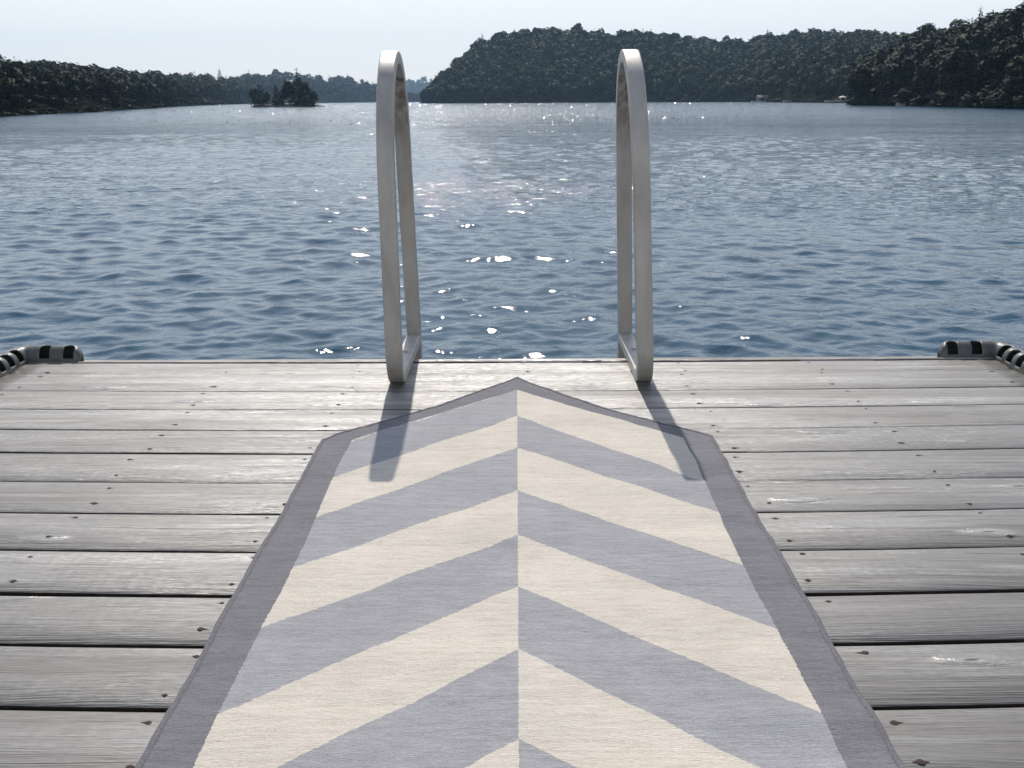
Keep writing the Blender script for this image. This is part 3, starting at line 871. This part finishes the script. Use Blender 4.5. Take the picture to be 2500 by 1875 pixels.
me_surface = {}
def plank_mesh(w, k0, k1, seed, flat=1.0):
    """board along x; local y from -w/2..w/2; crooked lengthwise, cupped crosswise, eased edges"""
    g = random.Random(seed)
    n = 40
    cup = g.uniform(-0.0010, 0.0018) * flat; ridge = g.uniform(-.18, .22); dip = g.uniform(.0016, .0044) * flat
    roll = g.uniform(-.28, -.02); rdrop = g.uniform(.0010, .0042) * flat
    prof = [(-.5, -.034), (-.5, -.0026), (-.492, -.0008), (-.475, 0.0)]
    for q in (-.36, -.24, -.12, 0, .12, .24, .36, .43): prof.append((q, 0.0))
    prof += [(.475, 0.0), (.492, -.0008), (.5, -.0026), (.5, -.034)]
    V = []; F = []
    a1, a2, p1, p2 = g.uniform(.0003, .0009), g.uniform(.0002, .0007), g.uniform(0, 6), g.uniform(0, 6)
    for i in range(n + 1):
        x = DX0 - HALF + 2 * HALF * i / n
        tw = 0.0012 * math.sin(x * 1.3 + p1)
        for (q, z) in prof:
            kk = k0 + (k1 - k0) * (q + .5)
            zz = z
            if z > -0.01:
                if q > ridge: zz += dip * (1 - ((q - ridge) / (.5 - ridge)) ** 2) * .8 + dip * .2
                else: zz += dip * (1 - ((ridge - q) / (ridge + .5)) ** 2 * 1.6)
                zz += cup * (q * q * 4 - .3) + tw * q
                if q < roll: zz -= rdrop * ((roll - q) / (roll + .5)) ** 1.7
            edge = (a1 * math.sin(x * 7 + p1) + a2 * math.sin(x * 17 + p2)) * (1 if abs(q) > .45 else 0)
            V.append((x, q * w + kk * x * x + edge, zz))
    m = len(prof)
    for i in range(n):
        for j in range(m):
            j2 = (j + 1) % m
            F.append((i * m + j, i * m + j2, (i + 1) * m + j2, (i + 1) * m + j))
    F.append(tuple(range(m - 1, -1, -1))); F.append(tuple(n * m + j for j in range(m)))
    me = py_mesh('plank', V, F)
    me.materials.append(M['plank']); me.materials.append(M['edge'])
    def surf(q, x):
        zz = (dip * (1 - ((q - ridge) / (.5 - ridge)) ** 2) * .8 + dip * .2) if q > ridge else dip * (1 - ((ridge - q) / (ridge + .5)) ** 2 * 1.6)
        zz += cup * (q * q * 4 - .3) + 0.0012 * math.sin(x * 1.3 + p1) * q
        if q < roll: zz -= rdrop * ((roll - q) / (roll + .5)) ** 1.7
        return zz
    me_surface[me.name] = surf
    for p in me.polygons:
        p.use_smooth = abs(p.normal.z) > 0.9
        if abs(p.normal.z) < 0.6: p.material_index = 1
    return me

# sunk, rusted nail with a split in the grain either side of it
def nail_mesh(kind):
    bm = bmesh.new()
    g = random.Random(kind)
    n = 10
    def disc(rx, ry, z, cx=0, cy=0, jag=.15):
        vs = [bm.verts.new((cx + math.cos(6.283 * i / n) * rx * g.uniform(1 - jag, 1 + jag), cy + math.sin(6.283 * i / n) * ry * g.uniform(1 - jag, 1 + jag), z)) for i in range(n)]
        c = bm.verts.new((cx, cy, z + .0006))
        for i in range(n): bm.faces.new((vs[i], vs[(i + 1) % n], c))
    disc(.0062, .0052, .0004)
    L1, L2 = g.choice([(.016, .004), (.005, .018), (.012, .012), (.004, .006), (.022, .006)])
    t = [bm.verts.new(p) for p in ((-L1, 0.0006, .0003), (-.003, -.0022, .0005), (.003, -.0022, .0005), (L2, -.0003, .0003), (.003, .0024, .0005), (-.003, .0024, .0005))]
    bm.faces.new(t)
    me = bpy.data.meshes.new('nail'); bm.to_mesh(me); bm.free(); me.materials.append(M['nail'])
    return me
NAILS = [nail_mesh(k) for k in range(8)]

nail_lines = [-1.22, -0.745, -0.41, 0.02, 0.425, 0.775, 1.205]
deck_probe = []
for i in range(len(joints) - 1):
    (y1, g1), (y0, g0) = joints[i], joints[i + 1]
    k_ = 2.6 if y0 > 1.8 else 2.0
    g1 *= k_; g0 *= k_
    a, b = y0 + g0 * 0.5, y1 - g1 * 0.5
    w = b - a; yc = (a + b) / 2
    me = plank_mesh(w, crook(y0), crook(y1), 100 + i, 0.45 if yc > 1.9 else 1.0)
    pl = link('plank', me, M['plank'], dock)
    pl.location = (0, yc, random.uniform(-.0006, .0004) if yc > 1.9 else random.uniform(-.0012, .0008))
    kk = (crook(y0) + crook(y1)) / 2
    if yc < 0.55: continue
    for xl in nail_lines:
        for q in (-.30, .30):
            if random.random() < 0.07: continue
            xx = xl + random.uniform(-.011, .011); yy = (q + random.uniform(-.07, .07)) * w
            if abs(xx) < .36 and yc < 1.75: continue
            nl = link('nail', random.choice(NAILS), None, pl)
            nl.location = (xx, yy + kk * xx * xx, me_surface[me.name](yy / w, xx) + 0.0002)
            s_ = random.uniform(.42, .85); nl.scale = (s_, s_, 1)
            nl.rotation_euler = (0, 0, random.uniform(-.1, .1) + (math.pi if random.random() < .5 else 0))
# rim joist whose top shows past the last board, side rims, fascia boards
me = plank_mesh(0.0165, .006, .006, 555); rj = link('rim_joist', me, M['plank'], dock); rj.location = (0, 2.5705, 0.0); rj['label'] = 'narrow bright rim board along the water edge'
box('rim_joist', (DX0 - HALF, DX0 + HALF, 2.5615, 2.578, -.20, -.036), M['joist'], dock)
for s_ in (-1, 1):
    x0, x1 = (DX0 + HALF - .045, DX0 + HALF - .005) if s_ > 0 else (DX0 - HALF + .005, DX0 - HALF + .045)
    box('side_rim', (x0, x1, -1.75, 2.5600, -.20, -.036), M['joist'], dock)
    fx0, fx1 = (DX0 + HALF + .004, DX0 + HALF + .026) if s_ > 0 else (DX0 - HALF - .026, DX0 - HALF - .004)
    box('side_fascia', (fx0, fx1, -1.75, 2.575, -.17, -.006), M['fascia'], dock, 0.003)
    a, b = (.335, DX0 + HALF - .135) if s_ > 0 else (DX0 - HALF + .125, -.323)
    f = box('front_fascia', (a, b, 2.588, 2.620, -.17, -.003), M['fascia'], dock, 0.003)
nb = box('edge_cleat', (-.318, .330, 2.5808, 2.5985, -.17, .0008), M['plank'], dock, 0.002); nb['label'] = 'bleached edge board between the ladder rails'
for x0 in (-.95, -.66, -.33, .10, .50, .85):
    box('joist', (x0 - .02, x0 + .02, -1.75, 2.5600, -.20, -.037), M['joist'], dock)
for yc in (-1.0, 0.9, 2.1):
    for s_ in (-1, 1):
        box('float', (s_ * .75 - .4, s_ * .75 + .4, yc - .4, yc + .4, -.78, -.205), M['vinyl_in'], dock, 0.03)

# ------------------------------------------------------------------ corner bumpers
def bumper(sx, label):
    """L-shaped hollow vinyl corner guard with open windows on the deck side"""
    W, Hh = 0.062, 0.047
    x_c, y_c = HALF + sx * DX0 - 0.002, 2.580
    # path along the deck edge: front arm -> corner -> side arm   (points, outward normal)
    path = []
    L_front, L_side = 0.138, 0.30
    n1 = 30
    for i in range(n1 + 1): path.append((x_c - L_front + L_front * i / n1, y_c, 0.0))
    for i in range(1, 10): path.append((x_c, y_c, i / 10 * 90.0))
    n2 = 60
    for i in range(n2 + 1): path.append((x_c, y_c - L_side * i / n2, 90.0))
    path = np.array(path)
    s = [0.0]
    for i in range(1, len(path)): s.append(s[-1] + max(np.linalg.norm(path[i, :2] - path[i - 1, :2]), 0.0001))
    tot = s[-1]
    nv = 22
    V = []; F = []
    for i, (px, py, ang) in enumerate(path):
        a = R_(90 - ang); ox, oy = math.cos(a), math.sin(a)
        endd = min(s[i], tot - s[i])
        e = 0.034
        k = math.sqrt(max(0.02, 1 - (1 - min(1, endd / e)) ** 2))
        for j in range(nv + 1):
            th = math.pi * j / nv               # inner foot -> over the top -> outer foot
            cx_ = W * 0.5 * (1 - math.copysign(abs(math.cos(th)) ** 0.85, math.cos(th)))
            cz_ = -0.006 + Hh * (math.sin(th) ** 0.8) * (0.25 + 0.75 * k)
            cx_ = 0.010 * (1 - k) + cx_ * k
            if th > math.pi * .93: cz_ -= 0.05
            V.append((sx * (px + ox * cx_), py + oy * cx_, cz_))
    m = nv + 1
    centres = []
    centres += [L_front - 0.105, L_front - 0.042]
    q = L_front + 0.032
    while q < tot - 0.04: centres.append(q); q += 0.050
    half = 0.0145
    for i in range(len(path) - 1):
        sm = (s[i] + s[i + 1]) / 2
        near = min(abs(sm - c) for c in centres)
        hole = near < half
        for j in range(nv):
            if hole:
                lim = 11 if near < half * .6 else 10
                if 2 <= j < lim: continue
            f = (i * m + j, (i + 1) * m + j, (i + 1) * m + j + 1, i * m + j + 1)
            F.append(f if sx > 0 else f[::-1])
    me = py_mesh('shell', V, F, True)
    root = empty('corner_bumper', (0, 0, 0)); tag(root, label, 'dock bumper')
    o = link('shell', me, M['vinyl'], root)
    sol = o.modifiers.new('wall', 'SOLIDIFY'); sol.thickness = 0.0035; sol.offset = -1
    # dark rubber strip it is moulded onto
    bx = bmesh.new()
    xa, xb = sorted((sx * (x_c - L_front + .012), sx * (x_c + .040)))
    box_bm(bx, xa, xb, y_c + .004, y_c + .048, -.045, -.003)
    xa, xb = sorted((sx * (x_c + .004), sx * (x_c + .040)))
    box_bm(bx, xa, xb, y_c - L_side + .02, y_c + .003, -.045, -.0035)
    me = bpy.data.meshes.new('mounting_strip'); bx.to_mesh(me); bx.free()
    link('mounting_strip', me, M['vinyl_in'], root)
    # screw heads in the windows
    bm = bmesh.new(); bmesh.ops.create_uvsphere(bm, u_segments=10, v_segments=6, radius=.0042)
    for v in bm.verts: v.co.z *= .5
    sm_ = bpy.data.meshes.new('screw'); bm.to_mesh(sm_); bm.free(); sm_.materials.append(M['bolt'])
    for c in centres[:6]:
        i = int(np.argmin(np.abs(np.array(s) - c))); px, py, ang = path[i]; a = R_(90 - ang)
        sc_ = link('screw', sm_, None, root); sc_.location = (sx * (px + math.cos(a) * .009), py + math.sin(a) * .009, -.0015)
bumper(-1, 'pale grey corner bumper with dark windows on the left far corner of the dock')
bumper(1, 'pale grey corner bumper with dark windows on the right far corner of the dock')

# ------------------------------------------------------------------ swim ladder
ladder = empty('swim_ladder', (0, 2.5, 0)); tag(ladder, 'aluminium swim ladder with two tall hoop handrails at the end of the dock', 'ladder')
def rail_mesh(xs, lean):
    """flat bar bent into a tall hoop: foot leg down to the water, over the top, down to the deck and forward along it"""
    tk, wd = 0.030, 0.039
    yn, yf = 2.302, 2.775           # near and far leg (camera side faces)
    top = 0.786
    yt = yf - 0.100                 # the far leg leans in towards the top
    rt = (yt - yn) / 2
    ym = (yn + yt + tk) / 2
    path = []
    path.append((yf + tk / 2, -1.15)); path.append((yf + tk / 2, 0.012))
    zl = top - tk / 2 - rt * 1.45
    path.append((yt + tk / 2 + .012, zl - .05)); path.append((yt + tk / 2, zl))
    for i in range(1, 24):
        a = math.pi * i / 24
        path.append((ym + math.cos(a) * rt, zl + math.sin(a) * rt * 1.45))
    path.append((yn + tk / 2, zl))
    rb = 0.060
    path.append((yn + tk / 2, rb + tk / 2 + .02))
    for i in range(1, 12):
        a = R_(90 * i / 12)
        path.append((yn + tk / 2 + rb * .95 * (1 - math.cos(a)), tk / 2 + .001 + (rb + .02) * (1 - math.sin(a))))
    path.append((yn + tk / 2 + rb * .95, tk / 2 + .001)); path.append((yf - .0015, tk / 2 + .001))
    P = np.array(path)
    # resample straight runs lightly for even shading, then build a bevelled rectangular section
    V = []; F = []
    b = 0.0035
    sec = [(-wd / 2 + b, -tk / 2), (wd / 2 - b, -tk / 2), (wd / 2 - b * .3, -tk / 2 + b * .3), (wd / 2, -tk / 2 + b), (wd / 2, tk / 2 - b), (wd / 2 - b * .3, tk / 2 - b * .3), (wd / 2 - b, tk / 2),
           (-wd / 2 + b, tk / 2), (-wd / 2 + b * .3, tk / 2 - b * .3), (-wd / 2, tk / 2 - b), (-wd / 2, -tk / 2 + b), (-wd / 2 + b * .3, -tk / 2 + b * .3)]
    for i in range(len(P)):
        d = P[min(i + 1, len(P) - 1)] - P[max(i - 1, 0)]; d = d / np.linalg.norm(d)
        nrm = np.array([-d[1], d[0]])
        for (u, v) in sec:
            yy, zz = P[i] + nrm * v
            V.append((xs + u + lean(zz), yy - 2.5, zz))
    m = len(sec)
    for i in range(len(P) - 1):
        for j in range(m):
            j2 = (j + 1) % m
            F.append((i * m + j, i * m + j2, (i + 1) * m + j2, (i + 1) * m + j))
    F.append(tuple(range(m - 1, -1, -1))); F.append(tuple((len(P) - 1) * m + j for j in range(m)))
    me = py_mesh('handrail', V, F, True)
    bm = bmesh.new(); bm.from_mesh(me); bmesh.ops.recalc_face_normals(bm, faces=bm.faces); bm.to_mesh(me); bm.free()
    for e in me.edges: pass
    return me
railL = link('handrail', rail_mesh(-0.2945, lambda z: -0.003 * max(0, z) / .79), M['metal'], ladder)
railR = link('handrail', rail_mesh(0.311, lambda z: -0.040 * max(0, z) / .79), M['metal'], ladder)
for o in (railL, railR):
    md = o.modifiers.new('edges', 'WEIGHTED_NORMAL'); md.keep_sharp = True
for k, z in enumerate((-.28, -.56, -.84)):
    box('tread', (-.281, .288, 2.755 - 2.5, 2.84 - 2.5, z - .014, z + .014), M['metal'], ladder, .004)
def bolt(x, y, z, s_=1):
    bm = bmesh.new()
    for (r, h0, h1, n) in ((.0085, 0, .0015, 16), (.0062, .0015, .0065, 6)):
        rings = [[bm.verts.new((math.cos(6.283 * i / n) * r, math.sin(6.283 * i / n) * r, hh)) for i in range(n)] for hh in (h0, h1)]
        for i in range(n): bm.faces.new((rings[0][i], rings[0][(i + 1) % n], rings[1][(i + 1) % n], rings[1][i]))
        bm.faces.new(rings[1])
    me = bpy.data.meshes.new('bolt'); bm.to_mesh(me); bm.free()
    o = link('bolt', me, M['bolt'], ladder); o.location = (x, y - 2.5, z); o.scale = (s_, s_, s_)
for (x, y) in ((-.296, 2.560), (-.296, 2.440), (.311, 2.575), (.311, 2.440)):
    bolt(x, y, .0292)

# ------------------------------------------------------------------ rug
CB = [2.269, 2.063, 1.864, 1.635, 1.447, 1.277, 1.106, 0.929]
EBL = [1.900, 1.705, 1.518, 1.334, 1.161, 0.975, 0.802, 0.622]
EBR = [1.905, 1.677, 1.530, 1.336, 1.155, 0.971, 0.798, 0.620]
while CB[-1] > -1.6:
    CB.append(CB[-1] - .175); EBL.append(EBL[-1] - .175); EBR.append(EBR[-1] - .175)
end_l = [(0, 2.383), (.03, 2.335), (.074, 2.278), (.184, 2.137), (.268, 2.050), (.321, 2.000), (.372, 1.950), (.390, 1.915)]
end_r = [(0, 2.383), (.03, 2.330), (.09, 2.249), (.189, 2.127), (.28, 2.030), (.366, 1.955), (.396, 1.922)]
def rug_z(x, y):
    r = np.clip((x + .12) / .5, 0, 1)
    z = 0.0019 * r * np.sin((y + .05 * x) * 2 * math.pi / .118 + .6 * np.sin(y * 5)) * (0.6 + .4 * np.sin(y * 9))
    z += 0.0016 * np.clip((x - .1) / .25, 0, 1) * np.exp(-((y - (1.73 + .12 * x)) / .028) ** 2)
    z += 0.0007 * np.sin(y * 31 + x * 9) + 0.0006 * np.sin(x * 23 + y * 13)
    for (yj, gj) in joints:                      # the cloth sinks a little into every joint
        z = z - 0.0013 * np.exp(-((y - yj - 0.02 * x * x) / .011) ** 2)
    return 0.0092 + z
def build_rug():
    nx = 120; y_back = -1.55
    hw = lambda y: 0.3935 + 0.0010 * np.sin(y * 11) + 0.0008 * np.sin(y * 27 + 1)
    us = np.linspace(-1, 1, nx + 1)
    ny = 420
    X = np.zeros((ny + 1, nx + 1)); Y = np.zeros_like(X)
    for j, u in enumerate(us):
        for_end = end_l if u < 0 else end_r
        xa = abs(u) * .3935
        ytop = np.interp(xa, [p[0] for p in for_end], [p[1] for p in for_end])
        Y[:, j] = ytop + (y_back - ytop) * np.linspace(0, 1, ny + 1)
    X = us[None, :] * hw(Y)
    Z = rug_z(X, Y)
    side = X > 0
    t = np.clip(np.abs(X) / .335, 0, 1.2)
    band = np.zeros_like(X)
    for jj in range(nx + 1):
        eb = EBR if us[jj] > 0 else EBL
        tt = t[:, jj][:, None]
        B = np.array(CB)[None, :] + (np.array(eb) - np.array(CB))[None, :] * tt
        # slight sag of each stripe between spine and border
        for ii in range(ny + 1):
            band[ii, jj] = np.interp(-Y[ii, jj], -B[ii], np.arange(len(CB)))
    # distance inside the border
    din = 0.335 + 0.003 * np.sin(Y * 8) - np.abs(X)
    ytop_in = 2.269 - np.abs(X) / .345 * (2.269 - 1.905)
    dtop = (ytop_in - Y) * .68
    ins = np.minimum(din, dtop)
    TH = 0.0055
    n = (ny + 1) * (nx + 1)
    Vt = np.stack([X, Y, Z], -1).reshape(-1, 3); Vb = Vt.copy(); Vb[:, 2] -= TH
    i, j = np.meshgrid(np.arange(ny), np.arange(nx), indexing='ij'); w = nx + 1
    Ft = np.stack([i * w + j, (i + 1) * w + j, (i + 1) * w + j + 1, i * w + j + 1], -1).reshape(-1, 4)
    Fb = Ft[:, ::-1] + n
    me = np_mesh('pile', np.concatenate([Vt, Vb]), np.concatenate([Ft, Fb]), True)
    for nm, arr in (('band', band), ('inside', ins)):
        at = me.attributes.new(nm, 'FLOAT', 'POINT')
        at.data.foreach_set('value', np.concatenate([arr.ravel(), arr.ravel()]).astype(np.float32))
    root = empty('rug', (0, 0, 0)); tag(root, 'grey and cream chevron flatweave rug runner with a pointed end, lying on the dock', 'rug')
    link('pile', me, M['rug'], root)
    # bound edge
    edge = [(X[k, 0], Y[k, 0], Z[k, 0]) for k in range(ny, -1, -2)] + [(X[0, k], Y[0, k], Z[0, k]) for k in range(1, nx)] + [(X[k, nx], Y[k, nx], Z[k, nx]) for k in range(0, ny + 1, 2)]
    E_ = np.array(edge); V = []; F = []; m = 8
    for k in range(len(E_)):
        d = E_[min(k + 1, len(E_) - 1)] - E_[max(k - 1, 0)]; d = d / np.linalg.norm(d)
        s_ = np.cross(d, [0, 0, 1]); s_ /= np.linalg.norm(s_)
        r = 0.0050 * (1 + .10 * math.sin(k * 2.1))
        for q in range(m):
            a = 6.283 * q / m
            V.append(E_[k] + s_ * math.cos(a) * r + np.array([0, 0, 1]) * (math.sin(a) * r * .82 - 0.0022))
    for k in range(len(E_) - 1):
        for q in range(m):
            F.append((k * m + q, k * m + (q + 1) % m, (k + 1) * m + (q + 1) % m, (k + 1) * m + q))
    link('binding', py_mesh('binding', V, F, True), M['binding'], root)
build_rug()

# ------------------------------------------------------------------ haze
def haze():
    bm = bmesh.new()
    box_bm(bm, -2600, 2600, -120, 4300, WATER_Z - 4.0, 260)
    me = bpy.data.meshes.new('haze'); bm.to_mesh(me); bm.free()
    m = bpy.data.materials.new('haze_air'); m.use_nodes = True; nt = m.node_tree; nt.nodes.clear()
    out = nt.nodes.new('ShaderNodeOutputMaterial'); v = nt.nodes.new('ShaderNodeVolumePrincipled')
    v.inputs['Color'].default_value = (0.48, 0.72, 1.0, 1)
    v.inputs['Density'].default_value = 0.00016
    v.inputs['Anisotropy'].default_value = 0.2
    nt.links.new(v.outputs[0], out.inputs['Volume'])
    o = link('haze', me, m); tag(o, 'thin pale haze over the lake and the far hills', 'haze', None, 'stuff')
haze()
